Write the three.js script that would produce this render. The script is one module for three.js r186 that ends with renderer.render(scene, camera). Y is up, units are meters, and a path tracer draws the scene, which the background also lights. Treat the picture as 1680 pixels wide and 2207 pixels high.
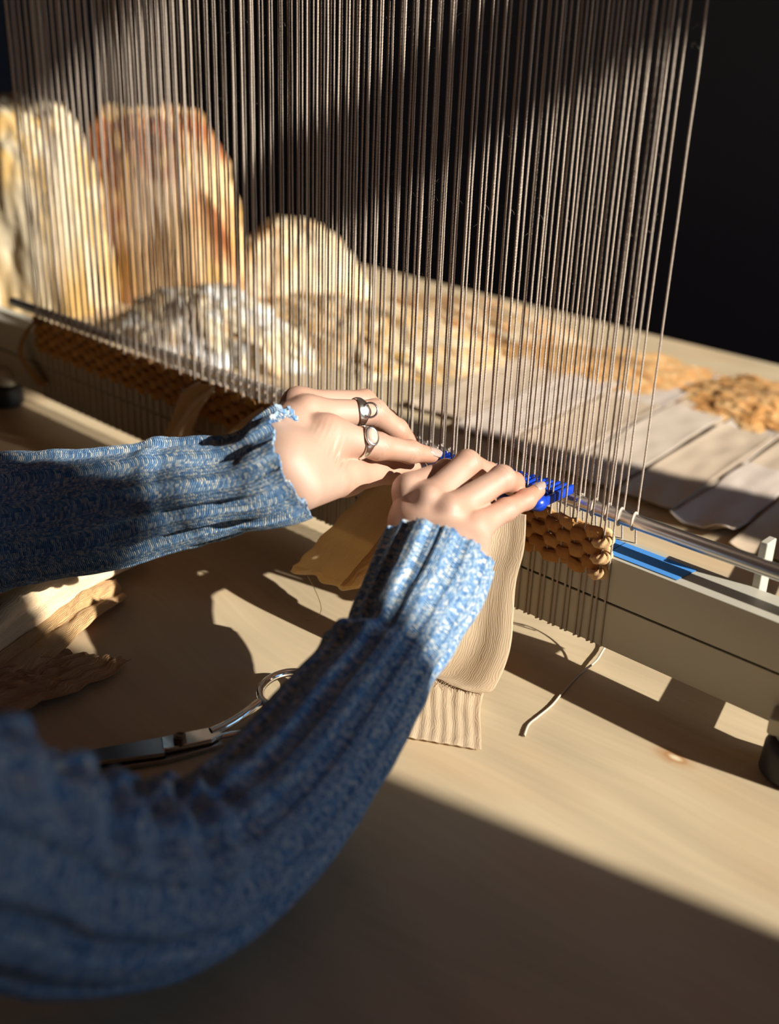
import * as THREE from 'three';
import { Sky } from 'three/addons/objects/Sky.js';
import { RoundedBoxGeometry } from 'three/addons/geometries/RoundedBoxGeometry.js';
import { ImprovedNoise } from 'three/addons/math/ImprovedNoise.js';
import { mergeGeometries, mergeVertices } from 'three/addons/utils/BufferGeometryUtils.js';

// ---------------------------------------------------------------- camera, sun, sky, exposure
const T = 0.75;                                   // height of the table top; heights below are given above it
const scene = new THREE.Scene();
const V = (x, y, z) => new THREE.Vector3(x, y + T, z);
const F = 2416.38;                                // focal length in pixels of the 1680 x 2207 frame
const camera = new THREE.PerspectiveCamera(49.09, 1680 / 2207, 0.02, 40);
const CR = new THREE.Vector3(0.7315, 0.0331, -0.6810), CU = new THREE.Vector3(-0.3063, 0.9083, -0.2848);
CR.normalize(); CU.addScaledVector(CR, -CU.dot(CR)).normalize();
const CB = new THREE.Vector3().crossVectors(CR, CU), CF = CB.clone().negate();
const EYE = V(0.3777, 0.4747, 0.6589);
camera.position.copy(EYE);
camera.quaternion.setFromRotationMatrix(new THREE.Matrix4().makeBasis(CR, CU, CB));
camera.focus = 0.86; camera.userData.fStop = 3.4;
scene.add(camera);

const SUN = new THREE.Vector3(1, 0.53, -0.21).normalize();   // towards the sun
const sun = new THREE.DirectionalLight(new THREE.Color(1.0, 0.955, 0.87), 12.0);
sun.position.copy(V(0, 0, 0).addScaledVector(SUN, 8)); sun.target.position.copy(V(0, 0, 0));
sun.castShadow = true; sun.shadow.mapSize.set(4096, 4096);
Object.assign(sun.shadow.camera, { left: -2, right: 2, top: 2, bottom: -2, near: 0.5, far: 14 });
scene.add(sun, sun.target);

const sky = new Sky(); sky.name = 'sky'; sky.scale.setScalar(1000);
const su = sky.material.uniforms;
su.turbidity.value = 3; su.rayleigh.value = 1.2; su.mieCoefficient.value = 0.004; su.mieDirectionalG.value = 0.7;
su.sunPosition.value.copy(SUN);
scene.add(sky);
scene.backgroundIntensity = 0.32;

const renderer = new THREE.WebGLRenderer({ antialias: true });
renderer.toneMapping = THREE.LinearToneMapping; renderer.toneMappingExposure = 0.72;
renderer.shadowMap.enabled = true;

// ---------------------------------------------------------------- helpers
let seed = 7;
const rnd = () => { seed = (seed * 1664525 + 1013904223) >>> 0; return seed / 4294967296; };
const rr = (a, b) => a + (b - a) * rnd();
const noise = new ImprovedNoise();
const nz = (x, y, z = 0) => noise.noise(x + 13.7, y + 71.3, z + 5.1);
const fbm = (x, y, z = 0, o = 4) => { let s = 0, a = 0.5; for (let i = 0; i < o; i++) { s += a * nz(x, y, z + i * 9.1); x *= 2.03; y *= 2.03; z *= 2.03; a *= 0.5; } return s; };
const lerp = THREE.MathUtils.lerp, clamp = THREE.MathUtils.clamp, sm = THREE.MathUtils.smoothstep;
const lin = (r, g, b) => new THREE.Color().setRGB(r, g, b);
const at = (px, py, depth) => EYE.clone().addScaledVector(CR, (px - 840) / F * depth).addScaledVector(CU, -(py - 1103.5) / F * depth).addScaledVector(CF, depth);
const dirOf = (px, py) => at(px, py, 1).sub(EYE);
const onY = (px, py, h = 0) => { const d = dirOf(px, py); return EYE.clone().addScaledVector(d, (h + T - EYE.y) / d.y); };
const onZ = (px, py, z = 0) => { const d = dirOf(px, py); return EYE.clone().addScaledVector(d, (z - EYE.z) / d.z); };

const used = {};
function numbered(n) { const k = used[n] = (used[n] ?? -1) + 1; return k ? n + '_' + String(k).padStart(3, '0') : n; }
function sh(m) { m.castShadow = m.receiveShadow = true; return m; }
function thing(name, label, category, base = V(0, 0, 0), group) {
  const g = new THREE.Group(); g.name = numbered(name); g.position.copy(base);
  g.userData = { label, category }; if (group) g.userData.group = group; scene.add(g); return g;
}
function part(t, name, geo, mat, label) {           // geometry in world coordinates
  const b = new THREE.Vector3(); t.updateWorldMatrix(true, false); b.setFromMatrixPosition(t.matrixWorld);
  geo.translate(-b.x, -b.y, -b.z);
  const m = sh(new THREE.Mesh(geo, mat)); m.name = name; if (label) m.userData.label = label; t.add(m); return m;
}
function single(name, geo, mat, label, category, group) {
  geo.computeBoundingBox(); const c = geo.boundingBox.getCenter(new THREE.Vector3()); c.y = geo.boundingBox.min.y;
  geo.translate(-c.x, -c.y, -c.z);
  const m = sh(new THREE.Mesh(geo, mat)); m.name = numbered(name); m.position.copy(c);
  m.userData = { label, category }; if (group) m.userData.group = group; scene.add(m); return m;
}
function struct(name, geo, mat) { const m = sh(new THREE.Mesh(geo, mat)); m.name = name; m.userData = { kind: 'structure' }; scene.add(m); return m; }
function box(x0, x1, y0, y1, z0, z1, r = 0.002, seg = 2) {       // y above table
  const g = r ? new RoundedBoxGeometry(x1 - x0, y1 - y0, z1 - z0, seg, r) : new THREE.BoxGeometry(x1 - x0, y1 - y0, z1 - z0);
  g.translate((x0 + x1) / 2, (y0 + y1) / 2 + T, (z0 + z1) / 2); return g;
}
function grid(nu, nv, f, flip = false) {            // f(u, v) -> [x, y, z, U, V] in world
  const p = [], uv = [], ix = [];
  for (let j = 0; j <= nv; j++) for (let i = 0; i <= nu; i++) { const q = f(i / nu, j / nv); p.push(q[0], q[1], q[2]); uv.push(q[3] ?? i / nu, q[4] ?? j / nv); }
  for (let j = 0; j < nv; j++) for (let i = 0; i < nu; i++) { const a = j * (nu + 1) + i, b = a + 1, c = a + nu + 1, d = c + 1; flip ? ix.push(a, c, b, b, c, d) : ix.push(a, b, c, b, d, c); }
  const g = new THREE.BufferGeometry();
  g.setAttribute('position', new THREE.Float32BufferAttribute(p, 3)); g.setAttribute('uv', new THREE.Float32BufferAttribute(uv, 2)); g.setIndex(ix);
  g.computeVertexNormals(); return g;
}
function weldSeam(g, nu, nv) {                       // same normals on both sides of a closed seam
  const n = g.attributes.normal;
  for (let j = 0; j <= nv; j++) { const a = j * (nu + 1), b = a + nu; const v = new THREE.Vector3(n.getX(a) + n.getX(b), n.getY(a) + n.getY(b), n.getZ(a) + n.getZ(b)).normalize(); n.setXYZ(a, v.x, v.y, v.z); n.setXYZ(b, v.x, v.y, v.z); }
  return g;
}
const curve = (pts, t = 0.5) => new THREE.CatmullRomCurve3(pts, false, 'catmullrom', t);
function tube(pts, r, seg = 40, rad = 8) { return new THREE.TubeGeometry(curve(pts), seg, r, rad, false); }
function bar(a, b, r0, r1 = r0, rad = 20) {
  const g = new THREE.CylinderGeometry(r1, r0, a.distanceTo(b), rad, 1); const d = b.clone().sub(a).normalize();
  g.applyQuaternion(new THREE.Quaternion().setFromUnitVectors(new THREE.Vector3(0, 1, 0), d)); g.translate((a.x + b.x) / 2, (a.y + b.y) / 2, (a.z + b.z) / 2); return g;
}
function sphere(c, r, sx = 1, sy = 1, sz = 1) { const g = new THREE.SphereGeometry(r, 20, 14); g.scale(sx, sy, sz); g.translate(c.x, c.y, c.z); return g; }
const merge = (a) => mergeGeometries(a.map((g) => { const h = g.index ? g.toNonIndexed() : g; for (const k of Object.keys(h.attributes)) if (!['position', 'normal', 'uv'].includes(k)) h.deleteAttribute(k); return h; }), false);

// cloth: a thin closed slab round a surface f(u, v) -> Vector3
function slab(nu, nv, f, th, uvx = 1, uvy = 1) {
  const P = [], N = [], row = nu + 1;
  for (let j = 0; j <= nv; j++) for (let i = 0; i <= nu; i++) P.push(f(i / nu, j / nv));
  const at2 = (i, j) => P[clamp(j, 0, nv) * row + clamp(i, 0, nu)];
  for (let j = 0; j <= nv; j++) for (let i = 0; i <= nu; i++) { const du = at2(i + 1, j).clone().sub(at2(i - 1, j)), dv = at2(i, j + 1).clone().sub(at2(i, j - 1)); N.push(du.cross(dv).normalize()); }
  const p = [], uv = [], ix = [], n = P.length;
  for (const s of [1, -1]) for (let k = 0; k < n; k++) { const q = P[k].clone().addScaledVector(N[k], s * th / 2); p.push(q.x, q.y, q.z); uv.push((k % row) / nu * uvx, Math.floor(k / row) / nv * uvy); }
  for (let j = 0; j < nv; j++) for (let i = 0; i < nu; i++) { const a = j * row + i, b = a + 1, c = a + row, d = c + 1; ix.push(a, b, c, b, d, c, n + a, n + c, n + b, n + b, n + c, n + d); }
  const edge = (a, b) => ix.push(a, n + a, b, b, n + a, n + b);
  for (let i = 0; i < nu; i++) { edge(i, i + 1); edge(nv * row + i + 1, nv * row + i); }
  for (let j = 0; j < nv; j++) { edge((j + 1) * row, j * row); edge(j * row + nu, (j + 1) * row + nu); }
  const g = new THREE.BufferGeometry();
  g.setAttribute('position', new THREE.Float32BufferAttribute(p, 3)); g.setAttribute('uv', new THREE.Float32BufferAttribute(uv, 2)); g.setIndex(ix); g.computeVertexNormals(); return g;
}

// textures
function tex(w, h, f, srgb, rx = 1, ry = 1) {
  const d = new Uint8Array(w * h * 4);
  for (let y = 0; y < h; y++) for (let x = 0; x < w; x++) { const c = f(x / w, y / h, x, y), k = (y * w + x) * 4; if (typeof c === 'number') d[k] = d[k + 1] = d[k + 2] = clamp(c, 0, 1) * 255; else { d[k] = clamp(c[0], 0, 1) * 255; d[k + 1] = clamp(c[1], 0, 1) * 255; d[k + 2] = clamp(c[2], 0, 1) * 255; } d[k + 3] = 255; }
  const t = new THREE.DataTexture(d, w, h); t.wrapS = t.wrapT = THREE.RepeatWrapping; t.magFilter = THREE.LinearFilter; t.minFilter = THREE.LinearMipmapLinearFilter; t.generateMipmaps = true;
  if (srgb) t.colorSpace = THREE.SRGBColorSpace; t.repeat.set(rx, ry); t.needsUpdate = true; return t;
}
const hash = (a, b, c = 0) => { let h = (a * 374761393 + b * 668265263 + c * 2147483647 + 1274126177) | 0; h = Math.imul(h ^ (h >>> 13), 1274126177); h = Math.imul(h ^ (h >>> 15), 2246822519); return ((h ^ (h >>> 16)) >>> 0) / 4294967296; };
const mix3 = (a, b, t) => [lerp(a[0], b[0], t), lerp(a[1], b[1], t), lerp(a[2], b[2], t)];
const std = (o) => new THREE.MeshStandardMaterial(o), phy = (o) => new THREE.MeshPhysicalMaterial(o);

// ---------------------------------------------------------------- materials
const plaster = std({ color: lin(0.82, 0.46, 0.31), roughness: 0.95 });
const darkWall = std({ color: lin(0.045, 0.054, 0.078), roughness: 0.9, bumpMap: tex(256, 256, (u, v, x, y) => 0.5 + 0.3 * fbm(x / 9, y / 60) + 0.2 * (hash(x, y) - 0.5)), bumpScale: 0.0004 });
const floorMat = std({ color: lin(0.2, 0.14, 0.09), roughness: 0.6 });
const whitePaint = std({ color: lin(0.75, 0.73, 0.7), roughness: 0.5 });

// the room
{
  const X0 = -3.2, X1 = 1.9, Z0 = -1.75, Z1 = 2.6, Y0 = -0.75, Y1 = 2.1, w = 0.12;
  struct('floor', box(X0 - w, X1 + w, Y0 - w, Y0, Z0 - w, Z1 + w, 0), floorMat);
  struct('ceiling', box(X0 - w, X1 + w, Y1, Y1 + w, Z0 - w, Z1 + w, 0), plaster);
  struct('wall_back', box(X0 - w, X1 + w, Y0, Y1, Z0 - w, Z0, 0), darkWall);
  struct('wall_left', box(X0 - w, X0, Y0, Y1, Z0, Z1, 0), darkWall);
  struct('wall_front', box(X0 - w, X1 + w, Y0, Y1, Z1, Z1 + w, 0), plaster);
  const a = -1.66, b = -0.205, lo = 0.2, hi = 2.04;             // opening of the window
  struct('wall_right', merge([box(X1, X1 + w, Y0, lo, Z0, Z1, 0), box(X1, X1 + w, hi, Y1, Z0, Z1, 0), box(X1, X1 + w, lo, hi, Z0, a, 0), box(X1, X1 + w, lo, hi, b, Z1, 0)]), plaster);
  struct('window_1', merge([box(X1, X1 + 0.05, lo, hi, -0.835, -0.72, 0), box(X1, X1 + 0.05, 1.49, 1.565, -0.83, b, 0), box(X1, X1 + 0.05, 1.79, hi, -0.83, b, 0), box(X1 - 0.05, X1 + w, lo - 0.03, lo, a - 0.04, b + 0.04, 0)]), whitePaint);
}

// ---------------------------------------------------------------- table
const plyMap = tex(2048, 2048, (u, v) => {
  const x = u * 2.4 - 1.5, z = v * 1.7 - 0.95;
  const w = fbm(x * 2.2, z * 2.2, 3, 3);
  const grain = fbm(x * 7 + w, z * 160 + w * 14, 1, 3), fig = Math.sin((z * 34 + fbm(x * 1.6, z * 3, 7, 3) * 11) * 2), blot = fbm(x * 5, z * 7, 11, 3), red = Math.max(0, fbm(x * 6, z * 13, 17, 3));
  let c = [0.75, 0.672, 0.545];
  c = c.map((q, i) => q * (1 + 0.07 * grain + 0.022 * fig + 0.12 * blot));
  c = mix3(c, [0.80, 0.56, 0.36], red * 0.5);
  const k = Math.hypot((x - 0.0995) / 1.9, z - 0.0445);                   // a small knot
  const kn = Math.exp(-Math.pow(k / 0.0028, 2)), kr = Math.exp(-Math.pow((k - 0.0035) / 0.0013, 2)), ko = Math.exp(-Math.pow((k - 0.006) / 0.003, 2)) * (x < 0.1 ? 1 : 0.5);
  c = mix3(c, [0.60, 0.38, 0.2], clamp(kr * 0.6 + ko * 0.3, 0, 1)); c = mix3(c, [0.9, 0.83, 0.68], kn * 0.8);
  return c;
}, true);
const tableMat = std({ map: plyMap, roughness: 0.55, bumpMap: tex(512, 512, (u, v, x, y) => 0.5 + 0.4 * fbm(x / 40, y / 3, 2, 3)), bumpScale: 0.00006 });
tableMat.bumpMap.repeat.set(9, 7);
{
  const t = thing('work_table', 'large pale plywood table lit by stripes of low sun, under loom and cloth', 'table', V(-0.3, -0.75, -0.12));
  const g = new RoundedBoxGeometry(2.4, 0.036, 1.575, 3, 0.004); g.translate(-0.3, T - 0.018, -0.128);
  const p = g.attributes.position, uv = g.attributes.uv;
  for (let i = 0; i < p.count; i++) uv.setXY(i, (p.getX(i) + 1.5) / 2.4, (p.getZ(i) + 0.95) / 1.7);
  part(t, 'table_top', g, tableMat);
  const legM = std({ color: lin(0.05, 0.05, 0.055), roughness: 0.5 });
  for (const x of [-1.38, 0.78]) for (const z of [-0.8, 0.55]) part(t, 'leg', box(x - 0.025, x + 0.025, -0.75, -0.036, z - 0.025, z + 0.025, 0.004), legM);
}

// ---------------------------------------------------------------- loom
const alu = std({ color: lin(0.51, 0.475, 0.385), roughness: 0.5, metalness: 0.15, bumpMap: tex(256, 256, (u, v, x, y) => 0.5 + 0.25 * (hash(x, y) - 0.5)), bumpScale: 0.00003 });
const steel = std({ color: lin(0.70, 0.70, 0.70), roughness: 0.34, metalness: 1 });
const rubber = std({ color: lin(0.012, 0.012, 0.014), roughness: 0.55 });
const capMat = std({ color: lin(0.62, 0.60, 0.50), roughness: 0.45 });
const BX0 = -0.98, BX1 = 0.30, TUBE = { y: 0.128, z: -0.0245, r: 0.0058 };
{
  const t = thing('tapestry_loom', 'grey metal upright loom with two-part bottom beam and steel rod on round black feet', 'loom', V(-0.34, 0, 0));
  const prof = (pts) => { const s = new THREE.Shape(); pts.forEach(([z, y], i) => i ? s.lineTo(z, y) : s.moveTo(z, y)); const g = new THREE.ExtrudeGeometry(s, { depth: BX1 - BX0 - 0.004, bevelEnabled: true, bevelSize: 0.0015, bevelThickness: 0.002, bevelSegments: 2, steps: 1 }); g.rotateY(Math.PI / 2); g.scale(1, 1, -1); const ix = g; const p = ix.attributes.position; for (let i = 0; i < p.count; i += 3) { const a = [p.getX(i), p.getY(i), p.getZ(i)]; p.setXYZ(i, p.getX(i + 2), p.getY(i + 2), p.getZ(i + 2)); p.setXYZ(i + 2, ...a); } g.computeVertexNormals(); return g; };
  // extruded along x: shape x -> -z
  const up = prof([[-0.0015, 0.0705], [-0.0335, 0.0705], [-0.0335, 0.1035], [-0.0015, 0.1035]]); up.rotateY(Math.PI); up.translate(0, T, 0);
  up.computeBoundingBox();
  const place = (g) => { g.computeBoundingBox(); const b = g.boundingBox; g.translate(BX0 - b.min.x, 0, -b.max.z); return g; };
  part(t, 'top_profile', place(up), alu);
  const low = prof([[-0.0015, 0.0315], [-0.0125, 0.0315], [-0.0125, 0.0655], [-0.0015, 0.0655]]); low.rotateY(Math.PI); low.translate(0, T, 0);
  part(t, 'lower_profile', place(low), alu);
  part(t, 'seam_strip', box(BX0 + 0.01, BX1 - 0.01, 0.064, 0.072, -0.012, -0.0022, 0), rubber);
  part(t, 'cloth_rod', bar(V(-0.872, TUBE.y - 0.006, TUBE.z), V(0.29, TUBE.y + 0.001, TUBE.z), TUBE.r, TUBE.r, 32), steel, 'polished steel rod behind the beam');
  for (const [x0, x1] of [[0.098, 0.104], [-0.955, -0.949]]) part(t, 'rod_bracket', box(x0, x1, 0.075, 0.14, -0.05, -0.036, 0.001), alu);
  for (const [x, s] of [[0.166, 1], [-0.862, -1]]) {
    const a = V(x, 0, 0.0), foot = [];
    const lat = new THREE.LatheGeometry([[0, 0], [0.019, 0], [0.022, 0.003], [0.021, 0.022], [0.017, 0.027], [0, 0.027]].map(([r, y]) => new THREE.Vector2(r, y)), 36); lat.translate(x, T, 0.004);
    part(t, 'foot', lat, rubber, 'round black rubber foot');
    const cap = new THREE.SphereGeometry(0.0165, 28, 20); cap.scale(1, 1, 0.75); cap.translate(x + 0.001, T + 0.0305, 0.004);
    part(t, 'foot_cap', cap, capMat, 'cream rounded cap');
    const b = new RoundedBoxGeometry(0.021, 0.014, s > 0 ? 0.37 : 0.13, 2, 0.002); b.rotateY(s > 0 ? 0.26 : 0); b.translate(s > 0 ? 0.1105 : -0.86, T + 0.037, s > 0 ? -0.165 : -0.07);
    part(t, 'foot_bar', b, alu);
    const rear = new THREE.CylinderGeometry(0.015, 0.018, 0.032, 24); rear.translate(s > 0 ? 0.068 : -0.86, T + 0.016, s > 0 ? -0.33 : -0.12);
    part(t, 'foot', rear, rubber, 'round black rubber foot');
  }
  part(t, 'top_beam', box(-1.0, 0.12, 0.93, 0.98, -0.045, 0.012, 0.003), alu);
  for (const x of [-0.95, 0.08]) part(t, 'hanging_post', box(x - 0.012, x + 0.012, 0.975, 2.1, -0.03, -0.006, 0.002), alu);
}
// painter's tape on the beam
{
  const tapeMat = std({ color: lin(0.05, 0.24, 0.62), roughness: 0.8, bumpMap: tex(128, 128, (u, v, x, y) => 0.5 + 0.5 * fbm(x / 3, y / 30, 0, 2)), bumpScale: 0.0002 });
  const t = thing('tape_strip', 'blue paper tape stuck along the top of the grey beam', 'tape', V(0.0, 0.105, -0.018));
  const g = slab(24, 4, (u, v) => V(lerp(-0.05, 0.0595 - 0.002 * v + 0.0006 * Math.sin(v * 23), u), 0.1056, lerp(-0.0285, -0.0035, v)), 0.0003, 8, 2);
  part(t, 'tape', g, tapeMat);
  const m = slab(2, 6, (u, v) => V(-0.0012 - 0.0006 * v + (u - 0.5) * 0.0006, 0.10585, lerp(-0.0285, -0.0035, v)), 0.0001);
  part(t, 'pen_mark', m, std({ color: lin(0.02, 0.03, 0.08), roughness: 0.8 }), 'thin dark pen line');
}

// ---------------------------------------------------------------- warp
const yarnMat = std({ color: lin(0.53, 0.435, 0.35), roughness: 0.95, bumpMap: tex(64, 256, (u, v, x, y) => 0.5 + 0.5 * fbm(x / 4, y / 5, 0, 2)), bumpScale: 0.0002 });
function yarn(path, r, segs, pitch, rad = 6, k = 0) {          // two-ply: a waisted section that turns along the path
  const c = path, L = c.getLength(), p = [], uv = [], ix = [];
  const fr = []; let n0 = null;
  for (let i = 0; i <= segs; i++) {
    const q = c.getPointAt(i / segs), t = c.getTangentAt(i / segs);
    if (!n0) n0 = Math.abs(t.x) < 0.8 ? new THREE.Vector3(1, 0, 0) : new THREE.Vector3(0, 0, 1);
    n0 = n0.addScaledVector(t, -n0.dot(t)).normalize(); const b = t.clone().cross(n0), s = i / segs * L, tw = s / pitch * Math.PI * 2;
    const fat = 1 + 0.16 * fbm(s * 90, k * 7.3, 0, 2);
    for (let j = 0; j <= rad; j++) { const a = j / rad * Math.PI * 2, rad_ = r * fat * (0.80 + 0.36 * Math.abs(Math.cos(a + tw))), x = Math.cos(a) * rad_, y = Math.sin(a) * rad_; p.push(q.x + n0.x * x + b.x * y, q.y + n0.y * x + b.y * y, q.z + n0.z * x + b.z * y); uv.push(j / rad, s * 60); }
  }
  for (let i = 0; i < segs; i++) for (let j = 0; j < rad; j++) { const a = i * (rad + 1) + j, d = a + rad + 1; ix.push(a, a + 1, d, a + 1, d + 1, d); }
  const g = new THREE.BufferGeometry(); g.setAttribute('position', new THREE.Float32BufferAttribute(p, 3)); g.setAttribute('uv', new THREE.Float32BufferAttribute(uv, 2)); g.setIndex(ix); g.computeVertexNormals(); return g;
}
const hairs = (y0, y1, n) => { const out = []; for (let i = 0; i < n; i++) { const y = rr(y0, y1), a = rnd() * 6.28, l = rr(0.0015, 0.005); const A = new THREE.Vector3(Math.cos(a) * 0.0004, y, Math.sin(a) * 0.0004); out.push(new THREE.TubeGeometry(new THREE.QuadraticBezierCurve3(A, new THREE.Vector3(Math.cos(a) * l * 0.7, y + l * 0.3 * rr(-1, 1), Math.sin(a) * l * 0.7), new THREE.Vector3(Math.cos(a + 1) * l, y + l * rr(-1, 1), Math.sin(a + 1) * l)), 4, 0.00005, 3)); } return out; };
{
  const straight = (y0, y1, k, foot, dz = 0) => {
    const pts = [...foot];
    for (let i = 0; i <= 10; i++) pts.push(new THREE.Vector3(0.0004 * nz(k, i * 0.7), lerp(y0, y1, i / 10), dz + 0.0004 * nz(k + 40, i * 0.7)));
    const low = yarn(curve(pts, 0.3), 0.00078, 560, 0.0046, 6, k);
    const top = new THREE.CylinderGeometry(0.0006, 0.0006, 0.94 - y1, 5, 1, true); top.translate(0, (0.94 + y1) / 2, dz);
    return merge([low, top, ...hairs(y0, y1, 7)]);
  };
  const N = 131, fr = [], bk = [];
  for (let k = 0; k < 4; k++) {
    fr.push(straight(0.033, 0.56, k, [new THREE.Vector3(0, 0.0295, -0.012), new THREE.Vector3(0, 0.0292, -0.004), new THREE.Vector3(0, 0.0302, -0.0002)]));
    bk.push(straight(0.145, 0.56, k + 10, [new THREE.Vector3(0, 0.04, -0.0165), new THREE.Vector3(0, 0.08, -0.0155), new THREE.Vector3(0, 0.108, -0.0095), new THREE.Vector3(0, 0.122, -0.0070), new THREE.Vector3(0, 0.134, -0.0068)], -0.0066));
  }
  const loop = new THREE.TorusGeometry(TUBE.r + 0.0009, 0.00085, 6, 18); loop.rotateY(Math.PI / 2);
  for (let i = 0; i < N; i++) {
    const x = -0.776 + i * 0.006 + (i % 2 ? -0.0009 : 0.0009);
    const m = sh(new THREE.Mesh(fr[i % 4], yarnMat)); m.name = numbered('warp_thread'); m.position.set(x + rr(-0.0004, 0.0004), T, 0.0012 + rr(-0.0002, 0.0002)); m.rotation.x = rr(0.0, 0.0016); m.rotation.z = rr(-0.0014, 0.0014);
    m.userData = { label: i === N - 1 ? 'rightmost front warp yarn, running down the beam past the pale woven edge' : i === 0 ? 'leftmost front warp yarn, beside the thin hanging ochre tail' : 'pale twisted warp yarn running down the front of the beam', category: 'yarn', group: 'front layer of warp yarns' }; scene.add(m);
  }
  for (let i = 0; i < 66; i++) {
    const x = -0.7755 + i * 0.012;
    const g = new THREE.Group(); g.name = numbered('warp_thread'); g.position.set(x + rr(-0.0006, 0.0006), T, TUBE.z + rr(-0.0002, 0.0002)); g.rotation.x = rr(-0.0004, 0.001); g.rotation.z = rr(-0.0014, 0.0014);
    const m = sh(new THREE.Mesh(bk[i % 4], yarnMat)); m.name = 'strand'; g.add(m);
    if (i > 22) { const l = sh(new THREE.Mesh(loop, yarnMat)); l.name = 'loop'; l.position.set(0.0016, lerp(TUBE.y - 0.006, TUBE.y + 0.001, (x + 0.872) / 1.162), 0); l.rotation.y = 0.25; g.add(l); }
    g.userData = { label: i === 65 ? 'outermost right warp yarn, tied to the rod above the blue tape' : 'pale twisted warp yarn looped over the steel rod behind', category: 'yarn', group: 'back layer of warp yarns' }; scene.add(g);
  }
}

// ---------------------------------------------------------------- woven band
const weftBump = tex(64, 256, (u, v, x, y) => 0.5 + 0.5 * fbm(x / 30, y / 4, 0, 3));
{
  const tones = [[0.50, 0.235, 0.062], [0.56, 0.28, 0.085], [0.44, 0.195, 0.05]].map((c) => std({ color: lin(...c), roughness: 0.9, bumpMap: weftBump, bumpScale: 0.0008 }));
  const pale = std({ color: lin(0.72, 0.46, 0.22), roughness: 0.9, bumpMap: weftBump, bumpScale: 0.0006 });
  const t = thing('woven_band', 'ochre band of fabric weft woven across the bottom of the warp', 'weaving', V(-0.39, 0.085, 0));
  const rows = 6, y0 = 0.0895, dy = 0.0064;
  for (let r = 0; r < rows; r++) {
    const segs = 900, rad = 18, xa = -0.779, xb = -0.004;
    const g = grid(rad, segs, (u, v) => {
      const x = lerp(xa, xb, v), ph = x / 0.0120 * Math.PI + (r % 2) * Math.PI + 0.5 * nz(x * 30, r * 3), o = Math.cos(ph);
      const over = sm(o, -0.98, -0.35), jit = nz(x * 70, r * 9), h = (0.0030 + 0.0017 * over) * (1 + 0.16 * jit), d = 0.0014 + 0.0005 * over;
      const a = u * Math.PI * 2, yy = y0 + r * dy - 0.005 * (x + 0.004) * 0.2 + 0.0012 * nz(x * 24, r * 5.5) + 0.0006 * Math.sin(x * 400 + r);
      const zz = 0.0014 + 0.0014 * Math.tanh(2.6 * o);
      const w = 1 + 0.13 * Math.sin(a * 9 + 3 * jit + x * 90) ;
      return [x, T + yy + Math.sin(a) * h * w, zz + Math.cos(a) * d * w, u * 1, v * 40];
    }, true);
    part(t, 'weft_row', weldSeam(g, rad, segs), tones[(r * 2) % 3]);
  }
  for (let r = 0; r < 3; r++) {                                  // where the weft turns round the last warp yarn
    const y = y0 + 0.002 + r * dy * 2, P = [V(-0.010, y - 0.003, 0.003), V(-0.003, y - 0.0022, 0.0048), V(0.0016, y + 0.0012, 0.001), V(-0.002, y + 0.005, -0.002), V(-0.009, y + 0.006, -0.001)];
    const c = curve(P), g = grid(14, 40, (u, v) => { const q = c.getPointAt(v), tn = c.getTangentAt(v), n = new THREE.Vector3(0, 0, 1).addScaledVector(tn, -tn.z).normalize(), b = tn.clone().cross(n), a = u * 6.2832, rad = 0.0032 * (0.75 + 0.35 * Math.sin(v * 3.14)) * (1 + 0.14 * Math.sin(a * 4 + v * 20 + r)); q.addScaledVector(n, Math.cos(a) * rad).addScaledVector(b, Math.sin(a) * rad * 1.1); return [q.x, q.y, q.z, u, v * 2]; });
    part(t, 'selvedge_loop', weldSeam(g, 14, 40), pale, 'paler turned edge of the weft');
  }
}

// ---------------------------------------------------------------- cloths
const crinkle = tex(512, 512, (u, v, x, y) => 0.5 + 0.35 * Math.sin(x * 0.39 + 3.2 * fbm(x / 60, y / 110, 0, 3) * 4) * (0.6 + fbm(x / 40, y / 40, 4, 2)) + 0.2 * fbm(x / 5, y / 9, 8, 2));
const weaveB = tex(256, 256, (u, v, x, y) => 0.5 + 0.25 * Math.sin(x * 0.785) * Math.sin(y * 0.785) + 0.3 * (hash(x, y) - 0.5));
const silk = (r, g, b, o = {}) => phy({ color: lin(r, g, b), roughness: 0.75, side: THREE.DoubleSide, bumpMap: o.b ?? weaveB, bumpScale: o.s ?? 0.0003, transmission: o.t ?? 0, thickness: 0, ...(o.map ? { map: o.map } : {}) });
// ribbon along centre points with width vectors
function ribbon(C, Wd, nu, nv, th, wob = () => [0, 0, 0], ux = 1, uy = 1) {
  const c = curve(C), w = curve(Wd);
  return slab(nu, nv, (u, v) => { const q = c.getPoint(v), s = w.getPoint(v), o = wob(u, v); return q.addScaledVector(s, u - 0.5).add(new THREE.Vector3(...o)); }, th, ux, uy);
}
const W3 = (x, y, z) => new THREE.Vector3(x, y, z);

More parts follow.
